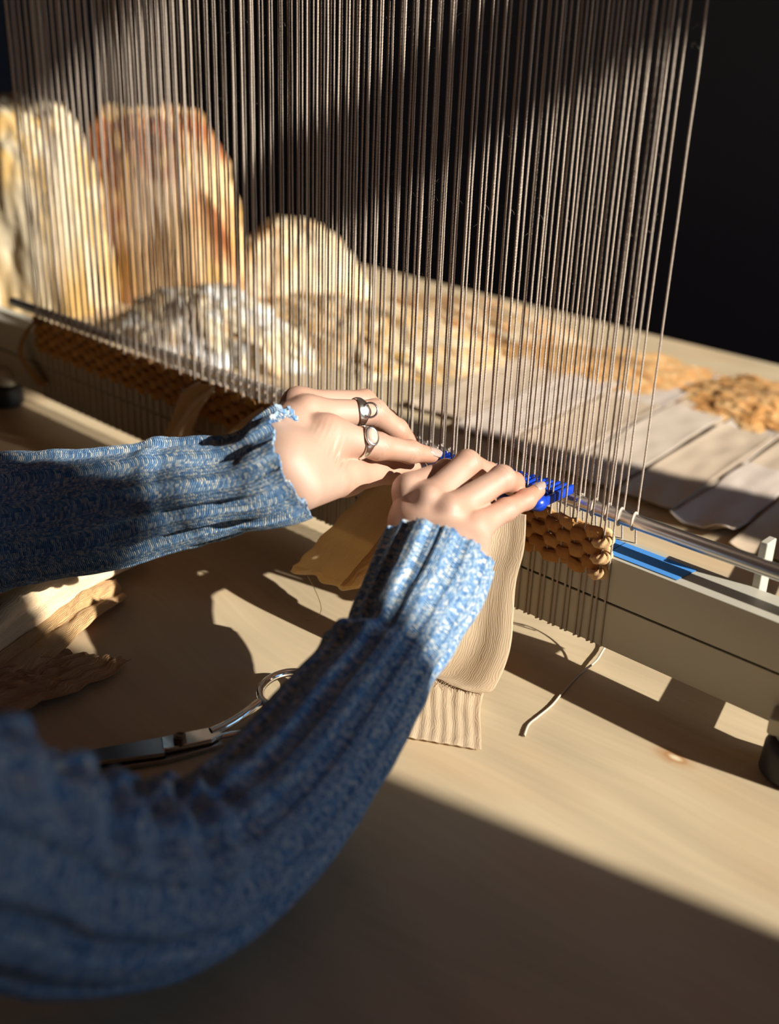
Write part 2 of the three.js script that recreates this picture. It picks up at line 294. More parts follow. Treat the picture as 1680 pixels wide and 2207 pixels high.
// rows of cloth strips lying on the table behind the loom
{
  const cols = [[0.56, 0.46, 0.36], [0.52, 0.40, 0.28], [0.58, 0.48, 0.40], [0.54, 0.42, 0.30]];
  const mats = cols.map((c) => silk(...c, { s: 0.0002 }));
  const bounds = [0.125, 0.045, -0.034, -0.106, -0.182, -0.262, -0.345, -0.43, -0.52];
  const words = ['first pale folded cloth strip from the right edge, only its left part in view', 'pale beige cloth strip at the right edge, its front end in shade', 'pinkish folded cloth strip whose front end lifts off the table behind the rod', 'beige cloth strip left of the lifted one, crossed by the shade band', 'fawn cloth strip with a bright far fold, just right of the warp', 'pale cloth strip seen through the rightmost warp yarns', 'cream cloth strip lying behind the middle right of the warp', 'fawn cloth strip farthest left in the row behind the warp'];
  for (let i = 0; i < 8; i++) {
    const xr = bounds[i], xl = bounds[i + 1], lift = i === 2 ? 0.013 : 0.002, z0 = [-0.27, -0.285, -0.298, -0.315, -0.318, -0.33, -0.34, -0.36][i], z1 = z0 - [0.33, 0.30, 0.20, 0.28, 0.30, 0.26, 0.3, 0.28][i], lean = 0.085;
    const f = (za, zb, y, k, xs) => slab(22, 34, (u, v) => {
      const z = lerp(za, zb, v), x = lerp(xl + 0.003, xr - 0.003 + xs, u) + lean * (z - z0) * 1.0 + 0.003 * nz(v * 3, k);
      const e = Math.exp(-v / 0.09) * lift * (0.35 + 0.65 * Math.sin(u * 5.2 + 0.8 + i)), wave = 0.0015 * nz(u * 3 + i * 5, v * 6, k) + 0.0022 * Math.pow(Math.abs(u - 0.5) * 2, 4) * (i % 2 ? 1 : 0.3);
      return V(x, y + Math.max(0.0006, e + wave + 0.002), z + 0.004 * Math.sin(u * 6 + i) * (v < 0.1 ? 1 : 0.3));
    }, 0.0012, 1.5, 4);
    const t = thing('cloth_strip', words[i], 'cloth', V((xl + xr) / 2, 0, z0), undefined);
    part(t, 'lower_layer', f(z0 - 0.006, z1 - 0.09 - 0.05 * (i % 3), 0.0006, i + 0.3, 0.0), mats[(i + 1) % 4]);
    part(t, 'upper_layer', f(z0, z1, 0.0042, i + 20, -0.002), mats[i % 4]);
  }
}
// crumpled cloths: mounds with folds
function crumple(cx, cz, rx, rz, h, o = {}) {
  const { power = 2.2, folds = 9, amp = 0.25, k = 1, steep = 1, turn = 0, rim = 0.06 } = o, ct = Math.cos(turn), st = Math.sin(turn);
  return grid(200, 84, (u, v) => {
    const a = u * Math.PI * 2, w = v;                          // v: 0 top .. 1 rim
    const ca = Math.cos(a), sa = Math.sin(a), edge = 1 + 0.22 * nz(ca * 1.3 + k, sa * 1.3, k) + rim * nz(ca * 5, sa * 5, k * 3);
    const r = Math.pow(w, steep) * edge;
    const x0 = ca * r, z0 = sa * r;
    let y = h * Math.pow(Math.max(0, 1 - Math.pow(w, power)), 1.0);
    const n1 = 1 - 2 * Math.abs(fbm(x0 * 1.6 + k * 3, z0 * 1.6, y / h * 1.1 + k, 3)), n2 = fbm(x0 * folds * 0.5 + k, z0 * folds * 0.5, y * 14 + k, 3);
    const fold = Math.sin(a * folds + 4 * nz(ca * 2, sa * 2, k + y * 8)) * Math.min(1, w * 2);
    const n3 = 1 - 2 * Math.abs(fbm(x0 * 3.2 + k, z0 * 3.2 + k, y * 14, 3));
    y = y * (1 + amp * (n1 - 0.55)) + h * amp * 0.35 * n2 * (1 - w) + 0.004 * (1 - w) + Math.min(0.004 + 0.012 * amp, h * 0.3) * (n3 - 0.6) * (1 - w * w);
    const push = 1 + amp * 0.55 * n2 + 0.05 * (n3 - 0.6) + 0.06 * fold * (1 - 0.5 * w);
    const X = x0 * rx * push, Z = z0 * rz * push;
    return [cx + X * ct - Z * st, T + Math.max(0.0008, y), cz + X * st + Z * ct, u * 6, v * 3];
  });
}
const stain = (a, b, c, k, sc = 3) => tex(256, 256, (u, v) => { const n = fbm(Math.cos(u * 6.283) * sc, Math.sin(u * 6.283) * sc, v * 3 * sc + k, 4), m = fbm(Math.cos(u * 6.283) * sc * 2 + 4, Math.sin(u * 6.283) * sc * 2, v * 6 * sc + k, 3); return mix3(mix3(a, b, sm(n, -0.12, 0.18)), c, sm(m, 0.05, 0.25)); }, true);
{
  const cream = [0.84, 0.77, 0.64], gold = [0.78, 0.62, 0.36], rust = [0.58, 0.32, 0.14], white = [0.87, 0.86, 0.84], peach = [0.82, 0.68, 0.50];
  const mk = (a, b, c, k, sc) => silk(1, 1, 1, { map: stain(a, b, c, k, sc), b: crinkle, s: 0.0012 });
  const wrap = (m) => { m.map.repeat.set(1 / 6, 1 / 3); return m; };
  const pile = (label, m, ...args) => single('cloth_heap', crumple(...args), wrap(m), label, 'cloth');
  pile('tall cream and gold crumpled cloth at the left edge behind the loom', mk(cream, gold, cream, 1, 1.2), -1.30, -0.30, 0.15, 0.11, 0.285, { power: 5, folds: 7, amp: 0.22, k: 2.2, steep: 0.8 });
  pile('tall crumpled cloth with rust and gold stains behind the left part of the warp', mk(peach, rust, gold, 5, 1.4), -1.20, -0.48, 0.165, 0.095, 0.272, { power: 5, folds: 9, amp: 0.24, k: 5.1, steep: 0.8, turn: -0.3 });
  pile('rounded cream mound of cloth right of the tall stained heap', mk(cream, peach, cream, 8, 1.6), -1.06, -0.66, 0.125, 0.10, 0.112, { power: 2.4, folds: 7, amp: 0.28, k: 7.7, turn: -0.6 });
  pile('low bright white and cream crumpled cloth close behind the left end of the beam', mk(white, cream, peach, 11, 2), -0.90, -0.36, 0.20, 0.095, 0.07, { power: 2.0, folds: 11, amp: 0.5, k: 9.4, turn: -0.1 });
  pile('low cream cloth with tan stains spread behind the middle of the warp', mk(cream, peach, gold, 14, 2), -0.78, -0.56, 0.26, 0.15, 0.034, { power: 2.0, folds: 12, amp: 0.45, k: 11.9, turn: 0.2 });
  pile('thin tan stained cloth near the far table edge', mk(peach, cream, [0.72, 0.42, 0.16], 17, 2), -0.72, -0.76, 0.21, 0.10, 0.02, { power: 2.0, folds: 12, amp: 0.4, k: 13.3, turn: 0.1 });
  pile('orange crumpled silk seen through the right part of the warp', mk([0.82, 0.65, 0.43], [0.80, 0.58, 0.34], peach, 20, 2), -0.44, -0.70, 0.17, 0.11, 0.014, { power: 1.6, folds: 14, amp: 0.4, k: 15.7, turn: -0.2, rim: 0.12 });
  pile('orange crumpled silk lying at the far right, beyond the beige strips', mk([0.82, 0.65, 0.43], [0.78, 0.55, 0.30], [0.9, 0.66, 0.4], 23, 2), -0.20, -0.72, 0.135, 0.12, 0.016, { power: 1.6, folds: 14, amp: 0.4, k: 17.1, rim: 0.12 });
}

// strips of cloth hanging from the weaving and the hands
const tan1 = silk(0.94, 0.76, 0.46, { b: crinkle, s: 0.0003, t: 0.6 }), tan2 = silk(0.74, 0.57, 0.37, { b: crinkle, s: 0.00022, t: 0.35 }), amber = silk(0.86, 0.60, 0.24, { b: crinkle, s: 0.0004, t: 0.4 });
crinkle.repeat.set(1, 1);
{
  // right of the right hand: hangs down the beam to the table
  const t = thing('hanging_strip', 'long beige crinkled strip hanging from the right hand down to the table', 'cloth strip', V(-0.08, 0, 0.05));
  part(t, 'strip', ribbon([V(-0.074, 0.132, 0.044), V(-0.068, 0.108, 0.056), V(-0.064, 0.085, 0.064), V(-0.054, 0.042, 0.077), V(-0.060, 0.013, 0.089), V(-0.068, 0.006, 0.096)],
    [W3(0.044, -0.002, -0.026), W3(0.046, 0, -0.03), W3(0.044, 0, -0.03), W3(0.046, 0, -0.026), W3(0.052, -0.002, -0.022), W3(0.054, -0.002, -0.02)], 40, 80, 0.0007,
    (u, v) => [0.0012 * Math.sin(v * 9), 0.001 * nz(u * 6, v * 3), 0.0022 * Math.sin(u * 7 + v * 2.5)], 1, 2), tan2);
  const fr = []; for (let i = 0; i < 46; i++) { const u = i / 45, a = V(-0.068 + 0.054 * (u - 0.5), 0.0065 - 0.002 * (u - 0.5), 0.0955 - 0.02 * (u - 0.5)), l = rr(0.003, 0.011); fr.push(new THREE.TubeGeometry(curve([a, a.clone().add(W3(rr(-.002, .002), -0.002, l * 0.6)), a.clone().add(W3(rr(-.004, .004), -0.005, l))]), 5, 0.00012, 4)); }
  part(t, 'frayed_edge', merge(fr), tan2);
  part(t, 'loose_end', ribbon([V(-0.072, 0.004, 0.088), V(-0.055, 0.0022, 0.11), V(-0.034, 0.002, 0.134), V(-0.022, 0.0016, 0.150)], [W3(0.056, 0, -0.022), W3(0.05, 0, -0.02), W3(0.046, 0, -0.022), W3(0.045, 0, -0.026)], 30, 40, 0.0007, (u, v) => [0, 0.0008 * (1 + Math.sin(u * 40)) * 0.5 + 0.001 * Math.max(0, nz(u * 4, v * 3)), 0], 1, 1), tan2);
}
{
  // under the left hand
  const t = thing('hanging_strip', 'olive-tan strip with a ragged lifted corner hanging below the left hand', 'cloth strip', V(-0.24, 0, 0.05));
  part(t, 'strip', ribbon([V(-0.180, 0.122, 0.030), V(-0.188, 0.10, 0.036), V(-0.200, 0.068, 0.052), V(-0.211, 0.040, 0.068), V(-0.217, 0.026, 0.078)],
    [W3(0.028, -0.01, 0.004), W3(0.042, -0.006, 0.002), W3(0.058, -0.003, -0.004), W3(0.070, 0, -0.009), W3(0.074, 0.002, -0.011)], 40, 60, 0.0007,
    (u, v) => [0.001 * Math.sin(v * 40) * (u < 0.1 ? 1 : 0), 0.002 * nz(u * 3, v * 3) + (u > 0.72 && v > 0.8 ? (u - 0.72) * (v - 0.8) * 0.12 : 0), 0.003 * Math.sin(u * 6 + v * 3) + 0.003 * v * Math.sin(u * 17) * (v > 0.9 ? 1 : 0.3)], 1, 2), tan1);
  part(t, 'loose_thread', tube([V(-0.236, 0.0265, 0.080), V(-0.222, 0.019, 0.084), V(-0.212, 0.008, 0.087), V(-0.210, 0.002, 0.094), V(-0.216, 0.0008, 0.101)], 0.0003, 24, 5), tan1);
  const t2 = thing('hanging_strip', 'amber translucent folded strip hanging between the two hands', 'cloth strip', V(-0.19, 0, 0.05));
  part(t2, 'strip', ribbon([V(-0.150, 0.118, 0.030), V(-0.154, 0.09, 0.042), V(-0.160, 0.06, 0.060), V(-0.166, 0.040, 0.076)], [W3(0.034, 0, 0.004), W3(0.038, 0, 0.002), W3(0.044, 0, -0.004), W3(0.05, 0.004, -0.01)], 36, 50, 0.0007,
    (u, v) => [0, 0.002 * nz(u * 5, v * 4), 0.006 * Math.sin(u * 8 + v) + 0.003 * v * nz(u * 14, v * 9)], 1, 2), amber);
}
{
  // weft tails at the left
  const t = thing('weft_tail', 'thin ochre tail of weft hanging at the left end of the woven band', 'cloth strip', V(-0.77, 0, 0.01));
  part(t, 'strip', ribbon([V(-0.748, 0.128, 0.004), V(-0.772, 0.118, 0.010), V(-0.795, 0.088, 0.013), V(-0.792, 0.068, 0.012), V(-0.764, 0.048, 0.010)], [W3(0.028, 0, 0.004), W3(0.022, 0.008, 0.004), W3(0.016, 0.006, 0.003), W3(0.017, 0.005, 0.003), W3(0.022, 0.008, 0)], 16, 50, 0.0008, (u, v) => [0, 0, 0.002 * Math.sin(u * 7 + v * 4)], 1, 2), silk(0.55, 0.30, 0.09, { b: crinkle, s: 0.0006, t: 0.3 }));
  const t2 = thing('weft_tail', 'pale tan tail of weft hanging from the woven band left of the left sleeve cuff', 'cloth strip', V(-0.48, 0, 0.01));
  part(t2, 'strip', ribbon([V(-0.455, 0.125, 0.006), V(-0.470, 0.108, 0.014), V(-0.484, 0.08, 0.020), V(-0.496, 0.05, 0.03), V(-0.505, 0.03, 0.045)], [W3(0.034, 0, 0.006), W3(0.036, -0.006, 0.008), W3(0.034, -0.006, 0.008), W3(0.04, -0.004, 0.006), W3(0.04, 0, 0.004)], 20, 50, 0.0008, (u, v) => [0, 0, 0.004 * Math.sin(u * 8 + v * 5)], 1, 2), tan1);
  const t3 = thing('weft_tail', 'golden tan tail of weft coming down behind the left cuff', 'cloth strip', V(-0.38, 0, 0.02));
  part(t3, 'strip', ribbon([V(-0.355, 0.122, 0.006), V(-0.375, 0.10, 0.018), V(-0.400, 0.07, 0.032), V(-0.43, 0.03, 0.05)], [W3(0.05, 0, 0.008), W3(0.045, -0.01, 0.012), W3(0.05, -0.01, 0.012), W3(0.055, 0, 0.01)], 20, 50, 0.0008, (u, v) => [0, 0, 0.004 * Math.sin(u * 7 + v * 4)], 1, 2), tan1);
}
// bundle of silk on the table at the left, below the arm
{
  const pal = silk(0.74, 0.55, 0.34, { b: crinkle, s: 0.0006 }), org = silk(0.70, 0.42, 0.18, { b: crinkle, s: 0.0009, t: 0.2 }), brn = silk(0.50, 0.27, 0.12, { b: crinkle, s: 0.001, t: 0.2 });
  const roll = (pts, r, wob, k) => { const c = curve(pts); return weldSeam(grid(40, 90, (u, v) => { const q = c.getPointAt(v), tn = c.getTangentAt(v), b = new THREE.Vector3(0, 1, 0).cross(tn).normalize(), a = u * 6.2832, e = Math.pow(Math.sin(Math.PI * clamp(v * 0.94 + 0.03, 0, 1)), 0.35), rad = r * e * (1 + wob * Math.sin(a * 3 + v * 5 + k) + wob * nz(Math.cos(a) * 2, Math.sin(a) * 2, v * 6 + k) * 1.5); q.addScaledVector(b, Math.cos(a) * rad * 1.25); q.y = Math.max(T + 0.0006, q.y + Math.sin(a) * rad * 0.8); return [q.x, q.y, q.z, u * 2, v * 4]; }), 40, 90); };
  single('silk_roll', roll([V(-0.385, 0.014, 0.135), V(-0.392, 0.016, 0.19), V(-0.375, 0.018, 0.25), V(-0.345, 0.018, 0.32), V(-0.30, 0.018, 0.40)], 0.017, 0.2, 1), pal, 'pale twisted roll of silk on the table below the left sleeve', 'cloth');
  single('silk_roll', roll([V(-0.50, 0.02, 0.12), V(-0.485, 0.02, 0.17), V(-0.47, 0.02, 0.22), V(-0.455, 0.018, 0.265)], 0.02, 0.22, 4), org, 'amber roll of silk at the left edge behind the pale roll', 'cloth');
  single('silk_strip', ribbon([V(-0.358, 0.004, 0.185), V(-0.345, 0.009, 0.225), V(-0.325, 0.008, 0.27), V(-0.30, 0.008, 0.33)], [W3(0.035, -0.004, 0.012), W3(0.04, -0.006, 0.014), W3(0.045, 0, 0.016), W3(0.05, 0, 0.02)], 30, 60, 0.0008, (u, v) => [0, 0.004 * Math.abs(Math.sin(u * 5 + v * 2)) + 0.0015 * nz(u * 7, v * 9), 0.003 * nz(u * 3, v * 5)], 1, 2), org, 'peach strip with a ribbed folded end beside the pale silk roll', 'cloth');
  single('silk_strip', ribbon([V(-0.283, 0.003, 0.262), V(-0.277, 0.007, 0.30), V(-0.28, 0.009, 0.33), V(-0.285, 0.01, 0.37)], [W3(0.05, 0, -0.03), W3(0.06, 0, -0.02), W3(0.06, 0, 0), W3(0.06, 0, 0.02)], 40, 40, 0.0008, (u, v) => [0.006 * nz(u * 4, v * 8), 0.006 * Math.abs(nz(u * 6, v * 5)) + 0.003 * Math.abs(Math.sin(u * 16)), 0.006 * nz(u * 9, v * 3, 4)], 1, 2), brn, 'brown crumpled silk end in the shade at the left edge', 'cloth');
}

// yarn end and scissors
{
  const pts = [[1309, 1390], [1285, 1425], [1250, 1452], [1215, 1490], [1190, 1520], [1160, 1545], [1140, 1562], [1130, 1586]].map(([x, y], i) => onY(x, y, i < 2 ? 0.004 : 0.0012));
  single('yarn_end', yarn(curve([pts[0].clone().add(W3(0.006, 0.012, -0.02)), ...pts]), 0.0009, 150, 0.004, 6, 3), yarnMat, 'loose white yarn end lying on the table in front of the beam', 'yarn');
  const p2 = [[1078, 1340], [1110, 1342], [1150, 1354], [1190, 1378], [1215, 1405], [1226, 1434]].map(([x, y], i) => { const q = onY(x, y, 0); const h = 0.026; return q.add(W3(h * SUN.x / SUN.y, h, h * SUN.z / SUN.y)); });
  single('yarn_end', yarn(curve(p2), 0.0007, 90, 0.004, 6, 5), yarnMat, 'short curved yarn end hidden under the bottom of the beam', 'yarn');
}
{
  const blade = std({ color: lin(0.42, 0.41, 0.42), roughness: 0.22, metalness: 1 }), chrome = std({ color: lin(0.78, 0.77, 0.76), roughness: 0.1, metalness: 1 }), bronze = std({ color: lin(0.18, 0.12, 0.08), roughness: 0.35, metalness: 1 });
  const t = thing('scissors', 'long steel scissors lying on the table behind the right forearm', 'scissors', V(-0.155, 0, 0.28));
  const flat = (px, h0, th, bev) => { const s = new THREE.Shape(); px.map(([x, y]) => onY(x, y, h0 + th)).forEach((q, i) => i ? s.lineTo(q.x, -q.z) : s.moveTo(q.x, -q.z)); const g = new THREE.ExtrudeGeometry(s, { depth: th - 2 * bev, bevelEnabled: true, bevelSize: bev, bevelThickness: bev, bevelSegments: 2 }); g.rotateX(-Math.PI / 2); g.translate(0, T + h0 + bev, 0); return g; };
  part(t, 'blade', flat([[84, 1642], [120, 1632], [200, 1615], [350, 1588], [356, 1612], [353, 1622], [200, 1642], [110, 1652]], 0.006, 0.003, 0.0005), blade);
  part(t, 'blade', flat([[98, 1662], [200, 1640], [350, 1612], [470, 1590], [480, 1602], [360, 1636], [200, 1660], [118, 1670]], 0.0015, 0.0032, 0.0005), blade);
  part(t, 'shank', flat([[350, 1588], [448, 1569], [470, 1573], [478, 1580], [455, 1592], [360, 1612], [353, 1612]], 0.006, 0.0034, 0.0008), chrome);
  const q = onY(388, 1592, 0.012); const scr = new THREE.CylinderGeometry(0.0045, 0.0052, 0.006, 6); scr.translate(q.x, T + 0.0118, q.z); const dot = new THREE.TorusGeometry(0.0024, 0.0007, 8, 20); dot.rotateX(Math.PI / 2); dot.translate(q.x, T + 0.0148, q.z);
  const sc = part(t, 'pivot_screw', scr, bronze); dot.translate(-t.position.x, -t.position.y, -t.position.z); const dm = sh(new THREE.Mesh(dot, bronze)); dm.name = 'screw_slot'; sc.add(dm);
  part(t, 'handle', tube([onY(455, 1578, 0.008), onY(490, 1562, 0.009), onY(525, 1540, 0.011), onY(560, 1514, 0.012)], 0.0034, 30, 12), chrome);
  const c0 = onY(618, 1486, 0.012), ring = []; for (let i = 0; i < 24; i++) { const a = i / 24 * 6.2832, d = onY(618 + 58 * Math.cos(a), 1486 + 36 * Math.sin(a) - 10 * Math.cos(a), 0.012); ring.push(d); }
  part(t, 'finger_ring', new THREE.TubeGeometry(new THREE.CatmullRomCurve3(ring, true), 90, 0.0032, 14, true), chrome);
  part(t, 'handle', tube([onY(470, 1592, 0.004), onY(540, 1580, 0.005), onY(610, 1585, 0.006)], 0.0034, 24, 12), chrome);
  const ring2 = []; for (let i = 0; i < 24; i++) { const a = i / 24 * 6.2832; ring2.push(onY(675 + 70 * Math.cos(a), 1592 + 36 * Math.sin(a), 0.007)); }
  part(t, 'finger_ring', new THREE.TubeGeometry(new THREE.CatmullRomCurve3(ring2, true), 80, 0.0032, 12, true), chrome);
}

// ---------------------------------------------------------------- blue comb
{
  const blue = phy({ color: lin(0.004, 0.045, 0.42), roughness: 0.28, clearcoat: 0.4, clearcoatRoughness: 0.2 });
  const t = thing('weaving_comb', 'bright blue plastic weaving comb pushed through the warp above the woven band', 'comb', V(-0.12, 0.125, 0));
  const A = V(-0.225, 0.1265, 0.024), B = V(-0.0475, 0.1395, 0.024), d = B.clone().sub(A).normalize();
  const cap = new THREE.CapsuleGeometry(0.0062, A.distanceTo(B), 10, 24); cap.scale(1, 1, 1.25); cap.applyQuaternion(new THREE.Quaternion().setFromUnitVectors(new THREE.Vector3(0, 1, 0), d)); cap.translate((A.x + B.x) / 2, (A.y + B.y) / 2, 0.024);
  part(t, 'spine', cap, blue);
  for (let i = 0; i < 31; i++) {
    const x = -0.776 + 0.003 + Math.round((-0.233 + 0.776) / 0.006 + i) * 0.006; if (x > -0.042) break;
    const y = lerp(0.1265, 0.1395, (x + 0.225) / 0.1775), g = new RoundedBoxGeometry(0.0030, 0.0075, 0.040, 2, 0.001); g.translate(x, T + y - 0.001, 0.001);
    part(t, 'tooth', g, blue);
  }
}

//@@PERSON@@
// ---------------------------------------------------------------- the weaver
// surface nets on a signed distance function
function surfaceNets(sdf, lo, hi, cell) {
  const n = [0, 1, 2].map((k) => Math.ceil((hi[k] - lo[k]) / cell) + 2), [nx, ny, nzz] = n, D = new Float32Array(nx * ny * nzz);
  for (let k = 0, i = 0; k < nzz; k++) for (let j = 0; j < ny; j++) for (let x = 0; x < nx; x++, i++) D[i] = sdf(lo[0] + x * cell, lo[1] + j * cell, lo[2] + k * cell);
  const vid = new Int32Array(D.length).fill(-1), P = [], ix = [], id = (x, y, z) => x + nx * (y + ny * z);
  for (let z = 0; z < nzz - 1; z++) for (let y = 0; y < ny - 1; y++) for (let x = 0; x < nx - 1; x++) {
    let mask = 0; const c = [];
    for (let k = 0; k < 8; k++) { const d = D[id(x + (k & 1), y + ((k >> 1) & 1), z + (k >> 2))]; c.push(d); if (d < 0) mask |= 1 << k; }
    if (mask === 0 || mask === 255) continue;
    let sx = 0, sy = 0, sz = 0, m = 0;
    for (let a = 0; a < 8; a++) for (const bit of [1, 2, 4]) { if (a & bit) continue; const b = a | bit; if ((c[a] < 0) === (c[b] < 0)) continue; const t = c[a] / (c[a] - c[b]); sx += (a & 1) + (bit === 1 ? t : 0); sy += ((a >> 1) & 1) + (bit === 2 ? t : 0); sz += (a >> 2) + (bit === 4 ? t : 0); m++; }
    vid[id(x, y, z)] = P.length / 3; P.push(lo[0] + (x + sx / m) * cell, lo[1] + (y + sy / m) * cell, lo[2] + (z + sz / m) * cell);
  }
  const quad = (a, b, c, d, f) => { if (Math.min(a, b, c, d) < 0) return; f ? ix.push(a, b, c, a, c, d) : ix.push(a, c, b, a, d, c); };
  for (let z = 1; z < nzz - 1; z++) for (let y = 1; y < ny - 1; y++) for (let x = 1; x < nx - 1; x++) {
    const d = D[id(x, y, z)] < 0;
    if (d !== D[id(x + 1, y, z)] < 0) quad(vid[id(x, y - 1, z - 1)], vid[id(x, y, z - 1)], vid[id(x, y, z)], vid[id(x, y - 1, z)], d);
    if (d !== D[id(x, y + 1, z)] < 0) quad(vid[id(x - 1, y, z - 1)], vid[id(x - 1, y, z)], vid[id(x, y, z)], vid[id(x, y, z - 1)], d);
    if (d !== D[id(x, y, z + 1)] < 0) quad(vid[id(x - 1, y - 1, z)], vid[id(x, y - 1, z)], vid[id(x, y, z)], vid[id(x - 1, y, z)], d);
  }
  const g = new THREE.BufferGeometry(); g.setAttribute('position', new THREE.Float32BufferAttribute(P, 3)); g.setIndex(ix); return g;
}
const smin = (a, b, k) => { const h = Math.max(k - Math.abs(a - b), 0) / k; return Math.min(a, b) - h * h * k * 0.25; };
function cone(px, py, pz, A, B, ra, rb) {
  const bx = B.x - A.x, by = B.y - A.y, bz = B.z - A.z, qx = px - A.x, qy = py - A.y, qz = pz - A.z, h = clamp((qx * bx + qy * by + qz * bz) / (bx * bx + by * by + bz * bz), 0, 1);
  return Math.hypot(qx - bx * h, qy - by * h, qz - bz * h) - lerp(ra, rb, h);
}
function handGeometry(h, cell) {
  const all = []; for (const f of h.fingers) f.p.forEach((q, i) => all.push([q, f.r[i]])); for (const [a, b, ra, rb] of h.palm) all.push([a, ra], [b, rb]);
  const lo = [1e9, 1e9, 1e9], hi = [-1e9, -1e9, -1e9]; for (const [q, r] of all) [q.x, q.y, q.z].forEach((c, k) => { lo[k] = Math.min(lo[k], c - r - 0.008); hi[k] = Math.max(hi[k], c + r + 0.008); });
  const sdf = (x, y, z) => {
    let palm = 1; for (const [a, b, ra, rb] of h.palm) palm = smin(palm, cone(x, y, z, a, b, ra, rb), h.pk);
    for (const [c, r, amt] of h.bumps ?? []) palm = smin(palm, Math.hypot(x - c.x, y - c.y, z - c.z) - r, amt ?? 0.012);
    for (const [c, rad, d, amp, per] of h.wrinkles ?? []) { const ex = x - c.x, ey = y - c.y, ez = z - c.z, e = Math.exp(-(ex * ex + ey * ey + ez * ez) / (rad * rad)); if (e > 0.02) palm += amp * e * Math.sin((ex * d.x + ey * d.y + ez * d.z) / per * 6.283); }
    let out = palm, prev = 1;
    for (const f of h.fingers) {
      let d = 1; for (let i = 0; i < f.p.length - 1; i++) d = smin(d, cone(x, y, z, f.p[i], f.p[i + 1], f.r[i], f.r[i + 1]), 0.004);
      for (let i = 1; i < f.p.length - 1; i++) {                  // skin folds at the joints
        const q = f.p[i], ex = x - q.x, ey = y - q.y, ez = z - q.z, rr2 = ex * ex + ey * ey + ez * ez; if (rr2 > 0.0005) continue;
        const ax = f.ax[i], s = ex * ax.x + ey * ax.y + ez * ax.z; d -= f.r[i] * 0.05 * Math.exp(-s * s / 0.00002); for (const o of [-0.0024, 0, 0.0022]) d += 0.00022 * Math.exp(-(s - o) * (s - o) / 2.2e-7);
      }
      out = Math.min(smin(out, d, 0.0012), smin(palm, d, f.k ?? 0.009));
    }
    return out;
  };
  for (const f of h.fingers) f.ax = f.p.map((q, i) => f.p[Math.min(i + 1, f.p.length - 1)].clone().sub(f.p[Math.max(i - 1, 0)]).normalize());
  const g = surfaceNets(sdf, lo, hi, cell), p = g.attributes.position, N = new Float32Array(p.count * 3), e = 0.0006, col = new Float32Array(p.count * 3), uv = new Float32Array(p.count * 2);
  for (let i = 0; i < p.count; i++) {
    const x = p.getX(i), y = p.getY(i), z = p.getZ(i); const v = new THREE.Vector3(sdf(x + e, y, z) - sdf(x - e, y, z), sdf(x, y + e, z) - sdf(x, y - e, z), sdf(x, y, z + e) - sdf(x, y, z - e)).normalize();
    N.set([v.x, v.y, v.z], i * 3); uv.set([(x - z) * 40, (y + 0.35 * x) * 40], i * 2);
    let red = 0.18 + 0.5 * fbm(x * 60, y * 60, z * 60, 2);                       // pinker knuckles and fingertips
    for (const f of h.fingers) { f.p.forEach((q, k) => { const d = Math.hypot(x - q.x, y - q.y, z - q.z); red += (k === f.p.length - 1 ? 0.75 : k ? 0.45 : 0.4) * Math.exp(-(d * d) / 0.00022); }); }
    red = clamp(red, 0, 1); col.set([lerp(0.50, 0.48, red), lerp(0.325, 0.235, red), lerp(0.24, 0.15, red)], i * 3);
  }
  g.setAttribute('normal', new THREE.BufferAttribute(N, 3)); g.setAttribute('color', new THREE.BufferAttribute(col, 3)); g.setAttribute('uv', new THREE.BufferAttribute(uv, 2)); return g;
}
const atL = (x, y, d) => at(x, y, d * 0.962), atR = (x, y, d) => at(x, y, d * 0.985);
const L = {
  fingers: [
    { p: [atL(712, 938, 0.840), atL(815, 962, 0.866), atL(885, 974, 0.884), atL(930, 981, 0.897)], r: [0.0128, 0.0097, 0.0083, 0.0062], k: 0.010 },
    { p: [atL(668, 893, 0.858), atL(808, 889, 0.891), atL(856, 927, 0.908), atL(884, 952, 0.917)], r: [0.0120, 0.0096, 0.0084, 0.0066], k: 0.009 },
    { p: [atL(645, 872, 0.872), atL(786, 866, 0.910), atL(835, 905, 0.928), atL(858, 930, 0.935)], r: [0.0115, 0.0090, 0.0078, 0.0062], k: 0.009 },
    { p: [atL(636, 890, 0.886), atL(722, 900, 0.924), atL(760, 930, 0.932), atL(785, 950, 0.934)], r: [0.0105, 0.0082, 0.0072, 0.006], k: 0.009 },
    { p: [atL(745, 1028, 0.856), atL(838, 1013, 0.908), atL(903, 1005, 0.928)], r: [0.0122, 0.0104, 0.0074], k: 0.010 },
  ],
  palm: [
    [atL(622, 1008, 0.796), atL(708, 938, 0.846), 0.0185, 0.0132], [atL(600, 955, 0.815), atL(668, 893, 0.862), 0.0165, 0.0122], [atL(598, 955, 0.820), atL(648, 876, 0.874), 0.016, 0.012], [atL(598, 975, 0.828), atL(638, 892, 0.886), 0.016, 0.0112],
    [atL(648, 1046, 0.800), atL(748, 1028, 0.858), 0.0180, 0.0126], [atL(676, 1010, 0.822), atL(712, 958, 0.846), 0.0105, 0.0105],
    [atL(612, 992, 0.806), at(470, 1048, 0.790), 0.0225, 0.0215],
  ],
  bumps: [[atL(660, 880, 0.850), 0.0082, 0.006], [atL(697, 918, 0.838), 0.0070, 0.008], [atL(640, 862, 0.868), 0.0078, 0.006]],
  wrinkles: [[atL(712, 978, 0.828), 0.014, CR.clone().multiplyScalar(0.92).addScaledVector(CU, -0.3).normalize(), 0.0007, 0.0040]], pk: 0.008,
};
